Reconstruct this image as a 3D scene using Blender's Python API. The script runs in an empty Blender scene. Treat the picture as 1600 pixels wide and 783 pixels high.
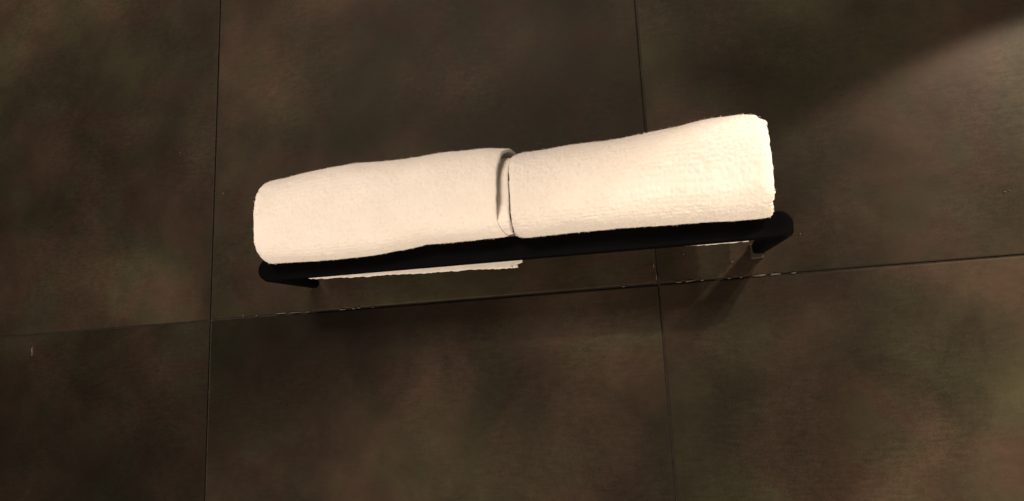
import bpy, bmesh, math, random
import numpy as np
from mathutils import Vector, Matrix

random.seed(4)
SC = bpy.context.scene
COL = SC.collection

# ------------------------------------------------------------------ camera
cd = bpy.data.cameras.new('camera')
cam = bpy.data.objects.new('camera', cd)
COL.objects.link(cam)
cd.sensor_width = 36.0
cd.lens = 36.0 * 1155.0 / 1600.0
cd.clip_start = 0.01
cd.clip_end = 50.0
Rm = Matrix(((0.9588187, 0.09378462, 0.26808796),
             (0.28059319, -0.16662791, -0.94525267),
             (-0.04397923, 0.98154958, -0.18608128)))
cam.matrix_world = Matrix.Translation((0.66894, -0.84785, -0.11158)) @ Rm.to_4x4()
SC.camera = cam

# ------------------------------------------------------------------ light
w = bpy.data.worlds.new('World')
SC.world = w
w.use_nodes = True
bg = w.node_tree.nodes['Background']
bg.inputs['Color'].default_value = (1.0, 0.80, 0.60, 1)
bg.inputs['Strength'].default_value = 0.10

def look(o, target):
    d = Vector(target) - o.location
    o.rotation_euler = d.to_track_quat('-Z', 'Y').to_euler()

def spot(name, loc, power, half_deg, blend, size, color, target=None):
    l = bpy.data.lights.new(name, 'SPOT')
    l.energy = power
    l.spot_size = math.radians(2 * half_deg)
    l.spot_blend = blend
    l.shadow_soft_size = size
    l.color = color
    o = bpy.data.objects.new(name, l)
    COL.objects.link(o)
    o.location = loc
    look(o, target or (loc[0], loc[1], loc[2] - 1))
    return o

# ceiling downlights to the right of the frame: their cones cut across the wall
spot('downlight', (1.80, -1.37, 1.10), 112.0, 62.0, 0.10, 0.032, (1.0, 0.80, 0.58))
spot('downlight_near_wall', (1.06, -0.206, 0.36), 8.5, 64.1, 0.16, 0.010, (1.0, 0.86, 0.70))

def area(name, loc, target, sx, sy, power, color):
    l = bpy.data.lights.new(name, 'AREA')
    l.shape = 'RECTANGLE'
    l.size = sx
    l.size_y = sy
    l.energy = power
    l.color = color
    o = bpy.data.objects.new(name, l)
    COL.objects.link(o)
    o.location = loc
    look(o, target)
    return o

# the lit room behind the photographer
area('room_light', (-0.10, -1.8, 1.2), (0.38, 0, 0.1), 0.8, 0.5, 30.0, (1.0, 0.83, 0.67))
# unseen added fills: one lifts the towel undersides, one the lower right wall
area('low_front_fill', (-0.55, -1.5, -1.6), (0.38, 0, 0.1), 1.4, 1.0, 36.0, (1.0, 0.83, 0.67))
area('low_right_fill', (1.40, -0.16, -0.60), (0.85, 0, -0.15), 0.12, 0.12, 6.0, (1.0, 0.82, 0.60))

vs = SC.view_settings
vs.view_transform = 'Standard'
vs.look = 'None'
vs.exposure = 0.25
vs.gamma = 1.0
vs.use_curve_mapping = False
SC.cycles.max_bounces = 6

# ------------------------------------------------------------------ helpers
def empty(name, loc, label, cat, group=None):
    o = bpy.data.objects.new(name, None)
    COL.objects.link(o)
    o.location = loc
    o.empty_display_size = 0.05
    o['label'] = label
    o['category'] = cat
    if group:
        o['group'] = group
    return o

def link(name, me, mat, parent=None, smooth=False):
    o = bpy.data.objects.new(name, me)
    COL.objects.link(o)
    if mat is not None and not me.materials:
        me.materials.append(mat)
    if parent is not None:
        o.parent = parent
        # parents are unrotated empties or meshes: keep the world position
        o.location = -world_of(parent)
    if smooth:
        me.polygons.foreach_set('use_smooth', [True] * len(me.polygons))
    return o

def world_of(o):
    p = Vector(o.location)
    while o.parent is not None:
        o = o.parent
        p += Vector(o.location)
    return p

def mesh_np(name, verts, faces):
    me = bpy.data.meshes.new(name)
    me.from_pydata([tuple(v) for v in verts], [], [tuple(f) for f in faces])
    me.update()
    return me

_rng = np.random.RandomState(7)
_tab = _rng.rand(256, 256)

def vnoise(x, y, seed=0):
    """smooth 2-D value noise in [-1,1]"""
    x = np.asarray(x, float) + seed * 17.31
    y = np.asarray(y, float) + seed * 9.77
    xi = np.floor(x).astype(int)
    yi = np.floor(y).astype(int)
    fx = x - xi
    fy = y - yi
    fx = fx * fx * (3 - 2 * fx)
    fy = fy * fy * (3 - 2 * fy)
    a = _tab[xi % 256, yi % 256]
    b = _tab[(xi + 1) % 256, yi % 256]
    c = _tab[xi % 256, (yi + 1) % 256]
    d = _tab[(xi + 1) % 256, (yi + 1) % 256]
    return 2 * ((a * (1 - fx) + b * fx) * (1 - fy) + (c * (1 - fx) + d * fx) * fy) - 1

# ------------------------------------------------------------------ materials
class NT:
    def __init__(self, name):
        self.m = bpy.data.materials.new(name)
        self.m.use_nodes = True
        self.t = self.m.node_tree
        self.b = self.t.nodes['Principled BSDF']
    def n(self, typ, **kw):
        x = self.t.nodes.new(typ)
        for k, v in kw.items():
            setattr(x, k, v)
        return x
    def l(self, a, b):
        self.t.links.new(a, b)
    def val(self, node, **kw):
        for k, v in kw.items():
            node.inputs[k.replace('_', ' ')].default_value = v
    def noise(self, vec, scale, detail=4, rough=0.55, w=None, dist=0.0):
        x = self.n('ShaderNodeTexNoise')
        if w is not None:
            x.noise_dimensions = '4D'
            self.l(w, x.inputs['W'])
        x.inputs['Scale'].default_value = scale
        x.inputs['Detail'].default_value = detail
        x.inputs['Roughness'].default_value = rough
        x.inputs['Distortion'].default_value = dist
        self.l(vec, x.inputs['Vector'])
        return x.outputs['Fac']
    def ramp(self, fac, stops):
        r = self.n('ShaderNodeValToRGB')
        e = r.color_ramp.elements
        while len(e) < len(stops):
            e.new(0.5)
        for i, (p, c) in enumerate(stops):
            e[i].position = p
            e[i].color = (c[0], c[1], c[2], 1) if hasattr(c, '__len__') else (c, c, c, 1)
        self.l(fac, r.inputs['Fac'])
        return r.outputs['Color']
    def mix(self, fac, a, b, blend='MIX'):
        x = self.n('ShaderNodeMix', data_type='RGBA', blend_type=blend)
        for sock, v in ((x.inputs[0], fac), (x.inputs[6], a), (x.inputs[7], b)):
            if hasattr(v, 'node'):
                self.l(v, sock)
            elif hasattr(v, '__len__'):
                sock.default_value = (v[0], v[1], v[2], 1)
            else:
                sock.default_value = v
        return x.outputs[2]
    def math(self, op, a, b=0.0):
        x = self.n('ShaderNodeMath', operation=op)
        for i, v in enumerate((a, b)):
            if hasattr(v, 'node'):
                self.l(v, x.inputs[i])
            else:
                x.inputs[i].default_value = v
        return x.outputs[0]
    def mapping(self, vec, scale):
        x = self.n('ShaderNodeMapping')
        x.inputs['Scale'].default_value = scale
        self.l(vec, x.inputs['Vector'])
        return x.outputs[0]
    def bump(self, h, strength, dist, normal=None):
        x = self.n('ShaderNodeBump')
        x.inputs['Strength'].default_value = strength
        x.inputs['Distance'].default_value = dist
        self.l(h, x.inputs['Height'])
        if normal is not None:
            self.l(normal, x.inputs['Normal'])
        return x.outputs[0]

def make_tile_mat():
    t = NT('oxide_tile')
    tc = t.n('ShaderNodeTexCoord')
    oi = t.n('ShaderNodeObjectInfo')
    wv = t.math('MULTIPLY', oi.outputs['Alpha'], 40.0)
    o = tc.outputs['Object']
    big = t.noise(o, 3.4, 3, 0.5, wv, 0.4)
    wv2 = t.math('ADD', wv, 7.3)
    hue = t.noise(o, 5.2, 3, 0.55, wv2, 0.6)
    wv3 = t.math('ADD', wv, 15.1)
    mid = t.noise(o, 13.0, 5, 0.6, wv3, 0.5)
    col_h = t.ramp(hue, [(0.32, (0.0190, 0.0178, 0.0098)), (0.45, (0.0196, 0.0158, 0.0100)),
                         (0.54, (0.0230, 0.0150, 0.0104)), (0.62, (0.0200, 0.0166, 0.0100)), (0.72, (0.0176, 0.0168, 0.0110))])
    lum = t.ramp(big, [(0.28, 0.36), (0.5, 0.90), (0.72, 2.15)])
    c = t.mix(1.0, col_h, lum, 'MULTIPLY')
    lum2 = t.ramp(mid, [(0.28, 0.72), (0.5, 1.0), (0.74, 1.36)])
    c = t.mix(1.0, c, lum2, 'MULTIPLY')
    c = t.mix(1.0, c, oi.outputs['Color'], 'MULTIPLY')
    # fine stone grain, faintly brushed
    g1 = t.noise(t.mapping(o, (60, 60, 260)), 1.0, 4, 0.7)
    g2 = t.noise(o, 120.0, 5, 0.75, wv)
    g3 = t.noise(o, 420.0, 3, 0.7)
    g = t.math('ADD', t.math('ADD', g1, g2), g3)
    patch = t.ramp(t.noise(o, 7.0, 3, 0.6, wv2), [(0.40, 0.25), (0.62, 1.0)])
    gm = t.ramp(t.math('MULTIPLY', g, 0.3333), [(0.36, 0.55), (0.5, 1.0), (0.64, 1.5)])
    c = t.mix(patch, c, t.mix(1.0, c, gm, 'MULTIPLY'))
    # sparse pale specks
    sp = t.n('ShaderNodeTexVoronoi')
    sp.inputs['Scale'].default_value = 26.0
    t.l(o, sp.inputs['Vector'])
    spk = t.ramp(sp.outputs['Distance'], [(0.0, 1.0), (0.022, 0.6), (0.034, 0.0)])
    sel = t.ramp(t.noise(o, 9.0, 2, 0.5, wv3), [(0.60, 0.0), (0.66, 1.0)])
    c = t.mix(t.math('MULTIPLY', spk, sel), c, (0.16, 0.135, 0.11))
    t.l(c, t.b.inputs['Base Color'])
    ro = t.ramp(t.math('ADD', t.math('MULTIPLY', mid, 0.6), t.math('MULTIPLY', g3, 0.4)), [(0.3, 0.48), (0.7, 0.62)])
    t.l(ro, t.b.inputs['Roughness'])
    t.b.inputs['Specular IOR Level'].default_value = 0.07
    hh = t.math('ADD', t.math('MULTIPLY', g, 0.4), mid)
    t.l(t.bump(hh, 0.10, 0.0015), t.b.inputs['Normal'])
    return t.m

def make_grout_mat():
    t = NT('dark_grout')
    tc = t.n('ShaderNodeTexCoord')
    f = t.noise(tc.outputs['Object'], 60, 5, 0.65)
    c = t.ramp(f, [(0.3, (0.010, 0.008, 0.006)), (0.6, (0.022, 0.017, 0.012)), (0.78, (0.05, 0.032, 0.02))])
    t.l(c, t.b.inputs['Base Color'])
    t.b.inputs['Roughness'].default_value = 0.9
    t.l(t.bump(f, 0.5, 0.002), t.b.inputs['Normal'])
    return t.m

def make_cloth_mat(name, rows, tone=1.0):
    t = NT(name)
    tc = t.n('ShaderNodeTexCoord')
    uv = tc.outputs['UV']       # uv is in metres along the cloth
    o = tc.outputs['Object']
    n1 = t.noise(o, 26, 4, 0.6)
    n2 = t.noise(o, 420, 4, 0.75)
    c = t.ramp(t.math('ADD', t.math('MULTIPLY', n1, 0.6), t.math('MULTIPLY', n2, 0.4)),
               [(0.3, (0.76, 0.705, 0.655)), (0.55, (0.815, 0.765, 0.72)), (0.75, (0.84, 0.795, 0.755))])
    c = t.mix(1.0, c, (tone, tone, tone), 'MULTIPLY')
    t.l(c, t.b.inputs['Base Color'])
    t.b.inputs['Roughness'].default_value = 0.95
    t.b.inputs['Specular IOR Level'].default_value = 0.12
    t.b.inputs['Sheen Weight'].default_value = 0.10
    t.b.inputs['Sheen Roughness'].default_value = 0.6
    # terry loops: rows of small knots along the width
    vo = t.n('ShaderNodeTexVoronoi')
    vo.inputs['Scale'].default_value = 1.0
    vo.inputs['Randomness'].default_value = 0.75
    t.l(t.mapping(uv, (205.0, 230.0, 1.0)), vo.inputs['Vector'])
    loops = t.math('SUBTRACT', 1.0, vo.outputs['Distance'])
    h = t.math('ADD', t.math('MULTIPLY', loops, rows), t.math('MULTIPLY', n2, 0.9))
    t.l(t.bump(h, 0.60, 0.0014), t.b.inputs['Normal'])
    return t.m

def make_black_mat():
    t = NT('matte_black_metal')
    tc = t.n('ShaderNodeTexCoord')
    f = t.noise(tc.outputs['Object'], 45, 4, 0.6)
    fine = t.noise(tc.outputs['Object'], 900, 2, 0.6)
    t.l(t.ramp(f, [(0.3, (0.0016, 0.0017, 0.0021)), (0.7, (0.0024, 0.0024, 0.0028))]), t.b.inputs['Base Color'])
    t.l(t.ramp(f, [(0.3, 0.5), (0.7, 0.62)]), t.b.inputs['Roughness'])
    t.b.inputs['Specular IOR Level'].default_value = 0.02
    t.l(t.bump(fine, 0.08, 0.0004), t.b.inputs['Normal'])
    return t.m

def make_plain(name, c0, c1, rough, metal=0.0, scale=80):
    t = NT(name)
    tc = t.n('ShaderNodeTexCoord')
    f = t.noise(tc.outputs['Object'], scale, 4, 0.65)
    t.l(t.ramp(f, [(0.3, c0), (0.7, c1)]), t.b.inputs['Base Color'])
    t.b.inputs['Roughness'].default_value = rough
    t.b.inputs['Metallic'].default_value = metal
    t.l(t.bump(f, 0.25, 0.001), t.b.inputs['Normal'])
    return t.m

M_TILE = make_tile_mat()
M_GROUT = make_grout_mat()
M_CLOTH = make_cloth_mat('cream_terry_smooth', 0.45)
M_CLOTH2 = make_cloth_mat('cream_terry_ribbed_dimmed', 1.0, 0.92)  # ribbed, and toned down to offset the downlight on the right towel
M_PILE = make_plain('cream_pile', (0.77, 0.72, 0.675), (0.83, 0.785, 0.745), 0.95, 0.0, 200)
M_PILE2 = make_plain('cream_pile_dimmed', (0.71, 0.66, 0.62), (0.765, 0.72, 0.685), 0.95, 0.0, 200)  # same pile, darkened to offset the stronger light on that side
M_BLACK = make_black_mat()
M_PLATE = make_plain('grey_plate_metal', (0.024, 0.021, 0.018), (0.045, 0.04, 0.035), 0.55, 0.2)
M_FLECK = make_plain('pale_plaster', (0.035, 0.029, 0.024), (0.13, 0.11, 0.09), 0.9)

# ------------------------------------------------------------------ wall
PITCH = 0.6
GAP = 0.0026
DEPTH = 0.009
bm = bmesh.new()
x0, x1, z0, z1 = -3.0, 3.0, -1.2, 1.8
vsq = []
for y in (0.0022, 0.12):
    for x, z in ((x0, z0), (x1, z0), (x1, z1), (x0, z1)):
        vsq.append(bm.verts.new((x, y, z)))
for f in ((0, 1, 2, 3), (7, 6, 5, 4), (0, 4, 5, 1), (1, 5, 6, 2), (2, 6, 7, 3), (3, 7, 4, 0)):
    bm.faces.new([vsq[i] for i in f])
bmesh.ops.recalc_face_normals(bm, faces=bm.faces)
me = bpy.data.meshes.new('wall')
bm.to_mesh(me)
bm.free()
wall = link('wall', me, M_GROUT)
wall['kind'] = 'structure'
wall['label'] = 'dark wall clad in large mottled brown oxide tiles'

def tile_mesh():
    bm = bmesh.new()
    h = (PITCH - GAP) / 2
    c = 0.0009
    rings = []
    for (y, d) in ((DEPTH - 0.001, 0.0), (c, 0.0), (0.0003, c * 0.45), (0.0, c * 1.6)):
        rings.append([bm.verts.new((sx * (h - d), y, sz * (h - d))) for sx, sz in ((-1, -1), (1, -1), (1, 1), (-1, 1))])
    for a, b in zip(rings, rings[1:]):
        for i in range(4):
            j = (i + 1) % 4
            bm.faces.new((a[i], a[j], b[j], b[i]))
    bm.faces.new(rings[-1])
    bmesh.ops.recalc_face_normals(bm, faces=bm.faces)
    me = bpy.data.meshes.new('tile')
    bm.to_mesh(me)
    bm.free()
    me.materials.append(M_TILE)
    return me

tme = tile_mesh()
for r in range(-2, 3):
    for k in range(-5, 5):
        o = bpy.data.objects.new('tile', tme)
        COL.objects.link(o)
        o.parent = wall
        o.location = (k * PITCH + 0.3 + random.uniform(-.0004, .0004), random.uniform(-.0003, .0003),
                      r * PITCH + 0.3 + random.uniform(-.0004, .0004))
        # tiles differ; the listed tones and seeds paint in wall light and bar shadow
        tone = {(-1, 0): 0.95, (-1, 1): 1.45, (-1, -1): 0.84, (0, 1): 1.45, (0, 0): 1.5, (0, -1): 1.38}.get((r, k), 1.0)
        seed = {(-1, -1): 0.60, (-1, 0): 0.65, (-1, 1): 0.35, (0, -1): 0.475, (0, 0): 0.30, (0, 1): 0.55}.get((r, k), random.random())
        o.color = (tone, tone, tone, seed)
        o.rotation_euler = (random.uniform(-.0006, .0006), 0, random.uniform(-.0006, .0006))

# small dabs of plaster left in the joints and on the tile faces
def fleck(x, z, sx, sz, y=-0.0004):
    n = 9
    vs_, fs = [], []
    ang0 = random.random() * 6
    for ring, (k, yy) in enumerate(((1.0, 0.0014), (0.72, -0.0002), (0.0, -0.0005))):
        if k == 0:
            vs_.append((x, y + yy, z))
        else:
            for i in range(n):
                a = ang0 + i * 2 * math.pi / n
                q = k * random.uniform(0.6, 1.15)
                vs_.append((x + math.cos(a) * sx * q, y + yy, z + math.sin(a) * sz * q))
    for i in range(n):
        j = (i + 1) % n
        fs.append((i, j, n + j, n + i))
        fs.append((n + i, n + j, 2 * n))
    o = link('plaster_fleck', mesh_np('plaster_fleck', vs_, fs), M_FLECK, wall, True)
    return o

for (x, z, sx, sz) in [
    (-.3060, -.0225, .0016, .0062), (-.3052, -.0285, .0010, .0030),
    (.108, .0016, .0100, .0007), (.130, .0012, .0090, .0009), (.150, .0008, .0045, .0007),
    (.1985, .0004, .0050, .0012), (.2150, .0006, .0030, .0014), (.2225, .0012, .0028, .0016),
    (.2420, .0002, .0030, .0009), (.0512, .0030, .0011, .0018), (.0720, .0012, .0016, .0008),
    (.622, .0006, .0040, .0011), (.634, .0008, .0060, .0010), (.648, .0006, .0022, .0008),
    (.6777, .0004, .0026, .0009), (.690, .0004, .0022, .0007), (.7082, .0006, .0080, .0012),
    (.7250, .0004, .0060, .0012), (.745, .0004, .0030, .0008), (.560, .0005, .0030, .0007),
    (.9557, .0661, .0011, .0011), (.9600, .0672, .0007, .0008), (.7558, .0429, .0010, .0010),
    (.4387, .1885, .0009, .0012), (.4657, .1856, .0006, .0012), (.4690, .1854, .0006, .0010),
    (.6303, .0320, .0012, .0009), (.6821, .0184, .0014, .0012), (.1534, .0305, .0014, .0008),
    (.596, .0220, .0008, .0040), (.598, .0090, .0008, .0050),
]:
    fleck(x, z, sx, sz, -0.0006)

# ------------------------------------------------------------------ towel bar
RAIL_Y0, RAIL_Y1 = -0.0955, -0.0860
RX0, RX1 = 0.1395, 0.7415
RZ0, RZ1 = 0.0424, 0.0372      # height of the centre line at the two ends
RH = 0.0131

def rail_z(x):
    return RZ0 + (RZ1 - RZ0) * (x - RX0) / (RX1 - RX0)

bar = empty('towel_bar', (0.44, 0.0, 0.035), 'matte black wall mounted towel bar with rounded ends below the rolled towels', 'towel bar')

def pill_bar():
    bm = bmesh.new()
    out = []
    n = 20
    for i in range(n + 1):
        a = -math.pi / 2 + math.pi * i / n
        out.append((RX1 - RH + math.cos(a) * RH, math.sin(a) * RH))
    for i in range(n + 1):
        a = math.pi / 2 + math.pi * i / n
        out.append((RX0 + RH + math.cos(a) * RH, math.sin(a) * RH))
    c = 0.0016
    cx = (RX0 + RX1) / 2
    rings = []
    prof = [(RAIL_Y0, c), (RAIL_Y0 + 0.3 * c, 0.3 * c), (RAIL_Y0 + c, 0), (RAIL_Y1 - c, 0), (RAIL_Y1 - 0.3 * c, 0.3 * c), (RAIL_Y1, c)]
    for (y, d) in prof:
        k = (RH - d) / RH
        ring = []
        for (x, z) in out:
            xc = min(max(x, RX0 + RH), RX1 - RH)
            ring.append(bm.verts.new((xc + (x - xc) * k, y, rail_z(x) + z * k)))
        rings.append(ring)
    m = len(out)
    for a, b in zip(rings, rings[1:]):
        for i in range(m):
            j = (i + 1) % m
            bm.faces.new((a[i], a[j], b[j], b[i]))
    bm.faces.new(rings[0])
    bm.faces.new(list(reversed(rings[-1])))
    bmesh.ops.recalc_face_normals(bm, faces=bm.faces)
    me = bpy.data.meshes.new('rail')
    bm.to_mesh(me)
    bm.free()
    return me

o = link('rail', pill_bar(), M_BLACK, bar)
for p in o.data.polygons:
    p.use_smooth = len(p.vertices) == 4
def post(xa, za, xb, zb, wa, ha, wb, hb, plate):
    """tapered arm from the back of the rail to the wall"""
    bm = bmesh.new()
    n = 16
    rings = []
    stations = [(RAIL_Y1 + 0.0005, 0.0), (RAIL_Y1 * 0.7, 0.3), (RAIL_Y1 * 0.35, 0.65), (-0.0035, 1.0), (-0.0008, 1.0)]
    for (y, s) in stations:
        cx = xa + (xb - xa) * s
        cz = za + (zb - za) * s
        ww = wa + (wb - wa) * s
        hh = ha + (hb - ha) * s
        ring = []
        for i in range(n):
            a = 2 * math.pi * i / n
            e = 2 / 3.2
            ring.append(bm.verts.new((cx + ww / 2 * math.copysign(abs(math.cos(a)) ** e, math.cos(a)), y,
                                      cz + hh / 2 * math.copysign(abs(math.sin(a)) ** e, math.sin(a)))))
        rings.append(ring)
    for a, b in zip(rings, rings[1:]):
        for i in range(n):
            j = (i + 1) % n
            bm.faces.new((a[i], a[j], b[j], b[i]))
    bm.faces.new(rings[0])
    bm.faces.new(list(reversed(rings[-1])))
    bmesh.ops.recalc_face_normals(bm, faces=bm.faces)
    me = bpy.data.meshes.new('post')
    bm.to_mesh(me)
    bm.free()
    p = link('post', me, M_BLACK, bar, True)
    if plate:
        bm = bmesh.new()
        cx, cz, ww, hh = plate
        rr = []
        for (y, d) in ((-0.0006, 0), (-0.0026, 0), (-0.0032, 0.0008)):
            rr.append([bm.verts.new((cx + sx * (ww / 2 - d), y, cz + sz * (hh / 2 - d))) for sx, sz in ((-1, -1), (1, -1), (1, 1), (-1, 1))])
        for a, b in zip(rr, rr[1:]):
            for i in range(4):
                j = (i + 1) % 4
                bm.faces.new((a[i], a[j], b[j], b[i]))
        bm.faces.new(rr[-1])
        bmesh.ops.recalc_face_normals(bm, faces=bm.faces)
        me = bpy.data.meshes.new('mounting_plate')
        bm.to_mesh(me)
        bm.free()
        q = link('mounting_plate', me, M_PLATE, p)
        q['label'] = 'bare grey mounting plate behind the black post'
    return p

post(0.1525, 0.0415, 0.1580, 0.0370, 0.027, 0.025, 0.014, 0.012, None)
post(0.7285, 0.0360, 0.7115, 0.0310, 0.027, 0.025, 0.014, 0.014, (0.7090, 0.0280, 0.0130, 0.0170))

# ------------------------------------------------------------------ towels
PEXP = 2.4
# how far the underside sags in front of the bar, along x
SAG = np.array([(0.15, .0078), (0.24, .0072), (0.32, .0050), (0.40, .0052), (0.46, .0058), (0.54, .0058), (0.62, .0055), (0.70, .0048), (0.73, .0040)])

def build_roll(name, parent, mat, table, yc, a0, xl, xr, turns, thick, end_round, seed, loose, rows_amp):
    """a rolled towel: one thick sheet wound as a spiral about the x axis.
    xl(th), xr(th): end positions as functions of winding angle; table: (x, centre z, half height)"""
    T = np.array(table)
    nper = 320
    nu = 240
    nth = int(nper * turns) + 1
    # wind by equal steps of arc length round the squarish section
    tt = np.linspace(0, 2 * math.pi, 4001)
    ee = 2 / PEXP
    sy = 0.050 * np.sign(np.cos(tt)) * np.abs(np.cos(tt)) ** ee
    sz = 0.049 * np.sign(np.sin(tt)) * np.abs(np.sin(tt)) ** ee
    arc = np.concatenate([[0], np.cumsum(np.hypot(np.diff(sy), np.diff(sz)))])
    w_ = np.linspace(0, turns, nth)
    th = 2 * math.pi * np.floor(w_) + np.interp((w_ - np.floor(w_)) * arc[-1], arc, tt)
    # denser columns near the ends
    u = np.linspace(0, 1, nu)
    TH, U = np.meshgrid(th, u, indexing='ij')
    turn = TH / (2 * math.pi)
    XL = xl(TH)
    XR = xr(TH)
    X = XL + (XR - XL) * U
    zc = np.interp(X, T[:, 0], T[:, 1])
    b = np.interp(X, T[:, 0], T[:, 2])
    # soften the section at the two ends
    dl = (X - XL)
    dr = (XR - X)
    R = 0.011
    def corner(d):
        k = np.clip(1 - d / R, 0, 1)
        return 1 - np.sqrt(np.clip(1 - k * k, 0, 1))
    shrink = end_round[0] * corner(dl) + end_round[1] * corner(dr)
    s = np.repeat((w_ * arc[-1])[:, None], nu, axis=1)        # arc length, metres
    # slow creases, pile clumps and terry rows
    dsp = (0.0012 * vnoise(X * 13, s * 10, seed) + 0.0004 * vnoise(X * 40, s * 40, seed + 1)
           + 0.00022 * vnoise(X * 150, s * 170, seed + 2))
    row = s / 0.0050 + 0.35 * vnoise(X * 26, s * 9, seed + 6)
    knot = np.sin(row * 2 * math.pi) * (0.8 + 0.5 * vnoise(X * 210, s * 210, seed + 7))
    band = np.clip(0.55 + 0.9 * vnoise(X * 9, s * 14, seed + 5), 0.12, 1.2)
    dsp = dsp + rows_amp * band * knot
    dsp = dsp + 0.00016 * vnoise(X * 420, s * 460, seed + 3)
    verts_sets = []
    for side in (0, 1):       # 0 outer face, 1 inner face of the sheet
        lay = np.floor(turn + 1e-6) + np.clip((turn - np.floor(turn + 1e-6) - 0.78) / 0.22, 0, 1)
        off = thick * lay + shrink + (thick * 0.80 * (1 - 0.62 * np.clip(1 - dr / 0.02, 0, 1)) if side else 0.0)
        e = 2 / PEXP
        cs, sn = np.cos(TH), np.sin(TH)
        if loose:
            # lower down the core lies tight against a thinned outer edge
            dg = np.degrees(TH)
            tight = np.clip((X - 0.435) / 0.012, 0, 1)
            near_lo = np.clip((dg - 360 - 195) / 20, 0, 1) * np.clip((660 - dg) / 30, 0, 1)
            off = off - thick * 0.90 * tight * near_lo
            if side:
                first_lo = np.clip((dg - 195) / 20, 0, 1) * np.clip((320 - dg) / 20, 0, 1)
                off = off - thick * 0.36 * tight * first_lo
        A = a0 - off
        B = b - off
        dd = dsp if side == 0 else dsp * 0.4
        low = np.clip(-sn * 3.0, 0, 1)
        low = low * low * (3 - 2 * low)
        front = np.clip(-cs * 3.0, 0, 1)
        # the front of the underside is fuller: it sags over the bar
        e = 2 / (PEXP + 1.3 * low * front)
        Y = yc + (A + dd) * np.sign(cs) * np.abs(cs) ** e
        sag = np.interp(X, SAG[:, 0], SAG[:, 1])
        Z = zc + (B + (0.0025 + sag) * low * front + dd) * np.sign(sn) * np.abs(sn) ** e
        if loose:
            # the outer layer stands off the core near the top of the open end
            deg = np.degrees(TH)
            k = np.clip((deg - 412) / 45, 0, 1) * np.clip((540 - deg) / 40, 0, 1) * np.clip((X - 0.40) / 0.05, 0, 1)
            Y = Y + loose * k * 0.5
            Z = Z - loose * k
        # the bar presses into the underside of the roll
        rt = RZ0 + (RZ1 - RZ0) * (X - RX0) / (RX1 - RX0) + RH
        near = np.clip(1 - np.maximum(np.where(Y > -0.0905, (Y + 0.0905) * 0.35, -0.0905 - Y) - 0.0055, 0) / 0.007, 0, 1)
        push = np.maximum(rt + 0.0004 + turn * 0.003 + (thick * 0.6 if side else 0) - Z, 0) * near * near * (3 - 2 * near)
        push = np.where((sn < 0) & (push < 0.02), push, 0)
        Z = Z + push
        verts_sets.append(np.stack([X, Y, Z], -1).reshape(-1, 3))
    V = np.concatenate(verts_sets)
    n = nth * nu
    idx = np.arange(n).reshape(nth, nu)
    a = idx[:-1, :-1].ravel(); b_ = idx[1:, :-1].ravel(); c = idx[1:, 1:].ravel(); d = idx[:-1, 1:].ravel()
    outer = np.stack([a, b_, c, d], 1)
    inner = np.stack([d, c, b_, a], 1) + n
    def strip(p):
        return np.stack([p[:-1], p[:-1] + n, p[1:] + n, p[1:]], 1)
    rims = [strip(idx[:, 0]), strip(idx[::-1, -1]), strip(idx[0, ::-1]), strip(idx[-1, :])]
    F = np.concatenate([outer, inner] + rims)
    me = bpy.data.meshes.new(name)
    me.vertices.add(len(V))
    me.vertices.foreach_set('co', V.astype(np.float32).ravel())
    me.loops.add(F.size)
    me.loops.foreach_set('vertex_index', F.astype(np.int32).ravel())
    me.polygons.add(len(F))
    me.polygons.foreach_set('loop_start', np.arange(0, F.size, 4, dtype=np.int32))
    me.update(calc_edges=True)
    uvl = me.uv_layers.new(name='cloth')
    uvv = np.stack([X.ravel(), s.ravel()], 1)
    uvv = np.concatenate([uvv, uvv])
    uvl.data.foreach_set('uv', uvv[F.ravel()].astype(np.float32).ravel())
    me.validate()
    bm = bmesh.new()
    bm.from_mesh(me)
    bmesh.ops.recalc_face_normals(bm, faces=bm.faces)
    bm.to_mesh(me)
    bm.free()
    return link(name, me, mat, parent, True)

def pile(parent, body, mat, seed, count):
    """short terry loops standing on the outer face of the towel, joined into one piece"""
    me = body.data
    nv = len(me.vertices)
    co = np.empty(nv * 3, np.float32)
    me.vertices.foreach_get('co', co)
    no = np.empty(nv * 3, np.float32)
    me.vertices.foreach_get('normal', no)
    off = np.array(body.location) + np.array(world_of(parent))
    co = co.reshape(-1, 3)
    no = no.reshape(-1, 3)
    outer = nv // 2
    lim = int(outer * 0.36)                     # the outermost turn only
    rs = np.random.RandomState(seed)
    pick = rs.randint(0, lim, count)
    p = co[pick] + rs.normal(0, 0.0005, (count, 3))
    d = no[pick] + rs.normal(0, 0.75, (count, 3))
    d /= np.linalg.norm(d, axis=1)[:, None]
    side = np.cross(d, rs.normal(0, 1, (count, 3)))
    side /= np.linalg.norm(side, axis=1)[:, None] + 1e-9
    L = rs.uniform(0.0006, 0.0013, (count, 1))
    wd = rs.uniform(0.00018, 0.00034, (count, 1))
    base = p - no[pick] * 0.0003
    V = np.stack([base - side * wd, base + side * wd, base + d * L + side * wd * 0.5, base + d * L - side * wd * 0.5], 1).reshape(-1, 3)
    F = np.arange(count * 4).reshape(-1, 4)
    m2 = bpy.data.meshes.new('pile')
    m2.vertices.add(len(V))
    m2.vertices.foreach_set('co', V.astype(np.float32).ravel())
    m2.loops.add(F.size)
    m2.loops.foreach_set('vertex_index', F.astype(np.int32).ravel())
    m2.polygons.add(count)
    m2.polygons.foreach_set('loop_start', np.arange(0, F.size, 4, dtype=np.int32))
    m2.update(calc_edges=True)
    m2.materials.append(mat)
    o = bpy.data.objects.new('pile', m2)
    COL.objects.link(o)
    o.parent = parent
    o.location = body.location
    o['kind'] = 'stuff'
    return o

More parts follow.
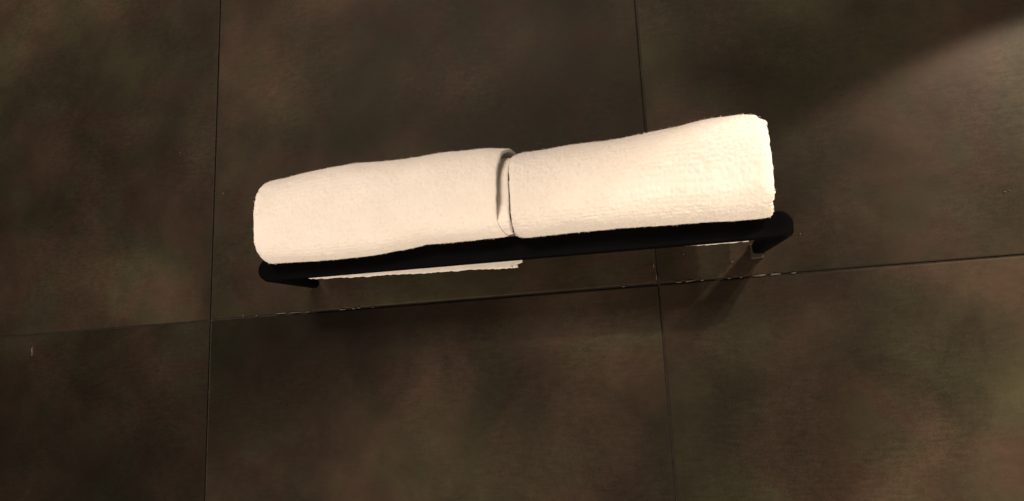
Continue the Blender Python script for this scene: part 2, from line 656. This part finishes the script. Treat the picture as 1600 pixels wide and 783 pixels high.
def hanging_flap(parent, mat, x0_, x1_, ytop, ztop, bottom, seed):
    """the loose end of the towel hanging between the bar and the wall"""
    nx, nz = 150, 40
    xs = np.linspace(x0_, x1_, nx)
    zb = np.interp(xs, [p[0] for p in bottom], [p[1] for p in bottom]) + 0.0006 * vnoise(xs * 90, 0 * xs, seed) + 0.0005 * vnoise(xs * 350, 0 * xs, seed + 4)
    V = []
    UV = []
    for side in (0, 1):
        for k in range(nz):
            t = k / (nz - 1)
            z = ztop + (zb - ztop) * t
            y = ytop + 0.002 * t + 0.0012 * vnoise(xs * 20, 0 * xs + t * 2, seed + 1) + 0.0003 * vnoise(xs * 240, 0 * xs + t * 20, seed + 2)
            edge = 0.0016 * vnoise(0 * xs + t * 44, 0 * xs, seed + 3) - 0.0045 * min(1.0, max(0.0, (t - 0.935) * 60))
            y = y + (0.003 if side else -0.003) * (0.55 + 0.45 * min(1.0, (1 - t) * 12))
            x = xs + edge * np.where(np.arange(nx) > nx - 6, 1, 0)
            V.append(np.stack([x, y, z], 1))
            UV.append(np.stack([x, z], 1))
    V = np.concatenate(V)
    UV = np.concatenate(UV)
    n = nx * nz
    idx = np.arange(n).reshape(nz, nx)
    a = idx[:-1, :-1].ravel(); b = idx[1:, :-1].ravel(); c = idx[1:, 1:].ravel(); d = idx[:-1, 1:].ravel()
    F = [np.stack([a, b, c, d], 1), np.stack([d, c, b, a], 1) + n]
    for p in (idx[0, :], idx[-1, :], idx[:, 0], idx[:, -1]):
        F.append(np.stack([p[:-1], p[:-1] + n, p[1:] + n, p[1:]], 1))
    F = np.concatenate(F)
    me = mesh_np('hanging_flap', V, F.tolist())
    uvl = me.uv_layers.new(name='cloth')
    loops = np.empty(len(me.loops), np.int32)
    me.loops.foreach_get('vertex_index', loops)
    uvl.data.foreach_set('uv', UV[loops].astype(np.float32).ravel())
    bm = bmesh.new()
    bm.from_mesh(me)
    bmesh.ops.recalc_face_normals(bm, faces=bm.faces)
    bm.to_mesh(me)
    bm.free()
    return link('hanging_flap', me, mat, parent, True)

L_TAB = [(0.1532, 0.1035, 0.0485), (0.1763, 0.1033, 0.0492), (0.1995, 0.1041, 0.0512), (0.2226, 0.1046, 0.0531),
         (0.2458, 0.1050, 0.0541), (0.2689, 0.1052, 0.0548), (0.2921, 0.1044, 0.0545), (0.3152, 0.1042, 0.0535),
         (0.3384, 0.1044, 0.0523), (0.3615, 0.1063, 0.0511), (0.3847, 0.1063, 0.0517), (0.4078, 0.1061, 0.0516),
         (0.4310, 0.1059, 0.0506), (0.4541, 0.1045, 0.0486)]
R_TAB = [(0.4575, 0.0999, 0.0451), (0.4777, 0.0996, 0.0461), (0.4980, 0.0994, 0.0459), (0.5182, 0.0992, 0.0460),
         (0.5385, 0.0990, 0.0462), (0.5588, 0.0989, 0.0463), (0.5790, 0.0989, 0.0468), (0.5993, 0.0992, 0.0479),
         (0.6196, 0.0998, 0.0493), (0.6398, 0.1004, 0.0508), (0.6601, 0.1010, 0.0522), (0.6803, 0.1008, 0.0530),
         (0.7006, 0.1003, 0.0534), (0.7209, 0.0990, 0.0525)]

def ang(points):
    """piecewise end position as a function of the winding angle in one turn (degrees: 90 top, 180 front, 270 bottom)"""
    a = np.array([p[0] for p in points], float)
    v = np.array([p[1] for p in points], float)
    def f(TH, jit, seed):
        d = np.degrees(TH) % 360
        first = np.degrees(TH) < 360
        base = np.interp(d, a, v)
        base = base + jit * vnoise(d / 7.0, 0 * d, seed) + 0.6 * jit * vnoise(d / 2.2, 0 * d, seed + 1)
        return base, first
    return f

LL = ang([(0, .158), (60, .160), (90, .1560), (130, .1540), (180, .1535), (215, .1545), (245, .158), (270, .163), (360, .160)])
LR = ang([(0, .458), (80, .4590), (108, .4592), (119, .4568), (128, .4545), (150, .4538), (170, .4522), (188, .4502), (205, .4488), (225, .4498), (245, .4532), (264, .4575), (300, .459), (360, .459)])
RL = ang([(0, .463), (90, .4610), (130, .4626), (165, .4642), (190, .4646), (230, .4640), (265, .4636), (360, .463)])
RR = ang([(0, .722), (90, .7185), (118, .7192), (128, .7196), (140, .7252), (155, .7256), (200, .7252), (214, .7238), (222, .7235), (235, .7240), (248, .7222), (262, .7170), (360, .718)])

def l_left(TH):
    b, first = LL(TH, 0.0008, 3)
    return np.where(first, b, b + 0.002)
def l_right(TH):
    b, first = LR(TH, 0.0005, 5)
    core = np.where(np.degrees(TH) < 660, 0.4618, 0.4625) + 0.0012 * vnoise(TH * 2.0, 0 * TH, 8)
    k = np.clip((np.degrees(TH) - 300) / 60, 0, 1)
    return b * (1 - k) + core * k
def r_left(TH):
    b, first = RL(TH, 0.0005, 11)
    return np.where(first, b, b + 0.002)
def r_right(TH):
    b, first = RR(TH, 0.0013, 14)
    return np.where(first, b, b - 0.001)

tl = empty('rolled_towel', (0.30, -0.08, 0.055), 'cream rolled towel whose long loose flap hangs behind the bar, left of the gap', 'towel', 'rolled towels on the bar')
body = build_roll('roll', tl, M_CLOTH, L_TAB, -0.080, 0.050, l_left, l_right, 3.0, 0.0095, (0.0050, 0.0014), 21, 0.0016, 0.00012)
pile(tl, body, M_PILE, 5, 26000)
hanging_flap(tl, M_CLOTH, 0.170, 0.4476, -0.0335, 0.104,
             [(0.17, .0384), (0.1816, .0376), (0.25, .0345), (0.3066, .0326), (0.38, .0308), (0.440, .0286), (0.4476, .0283)], 40)

tr = empty('rolled_towel', (0.59, -0.08, 0.055), 'ribbed cream rolled towel on the bar above the grey mounting plate, right of the gap', 'towel', 'rolled towels on the bar')
body = build_roll('roll', tr, M_CLOTH2, R_TAB, -0.080, 0.050, r_left, r_right, 3.0, 0.0105, (0.0050, 0.0026), 61, 0.0, 0.00024)
pile(tr, body, M_PILE2, 6, 26000)
hanging_flap(tr, M_CLOTH2, 0.470, 0.7050, -0.0335, 0.100,
             [(0.47, .0395), (0.55, .0385), (0.60, .0358), (0.65, .0350), (0.68, .0342), (0.70, .0338)], 80)
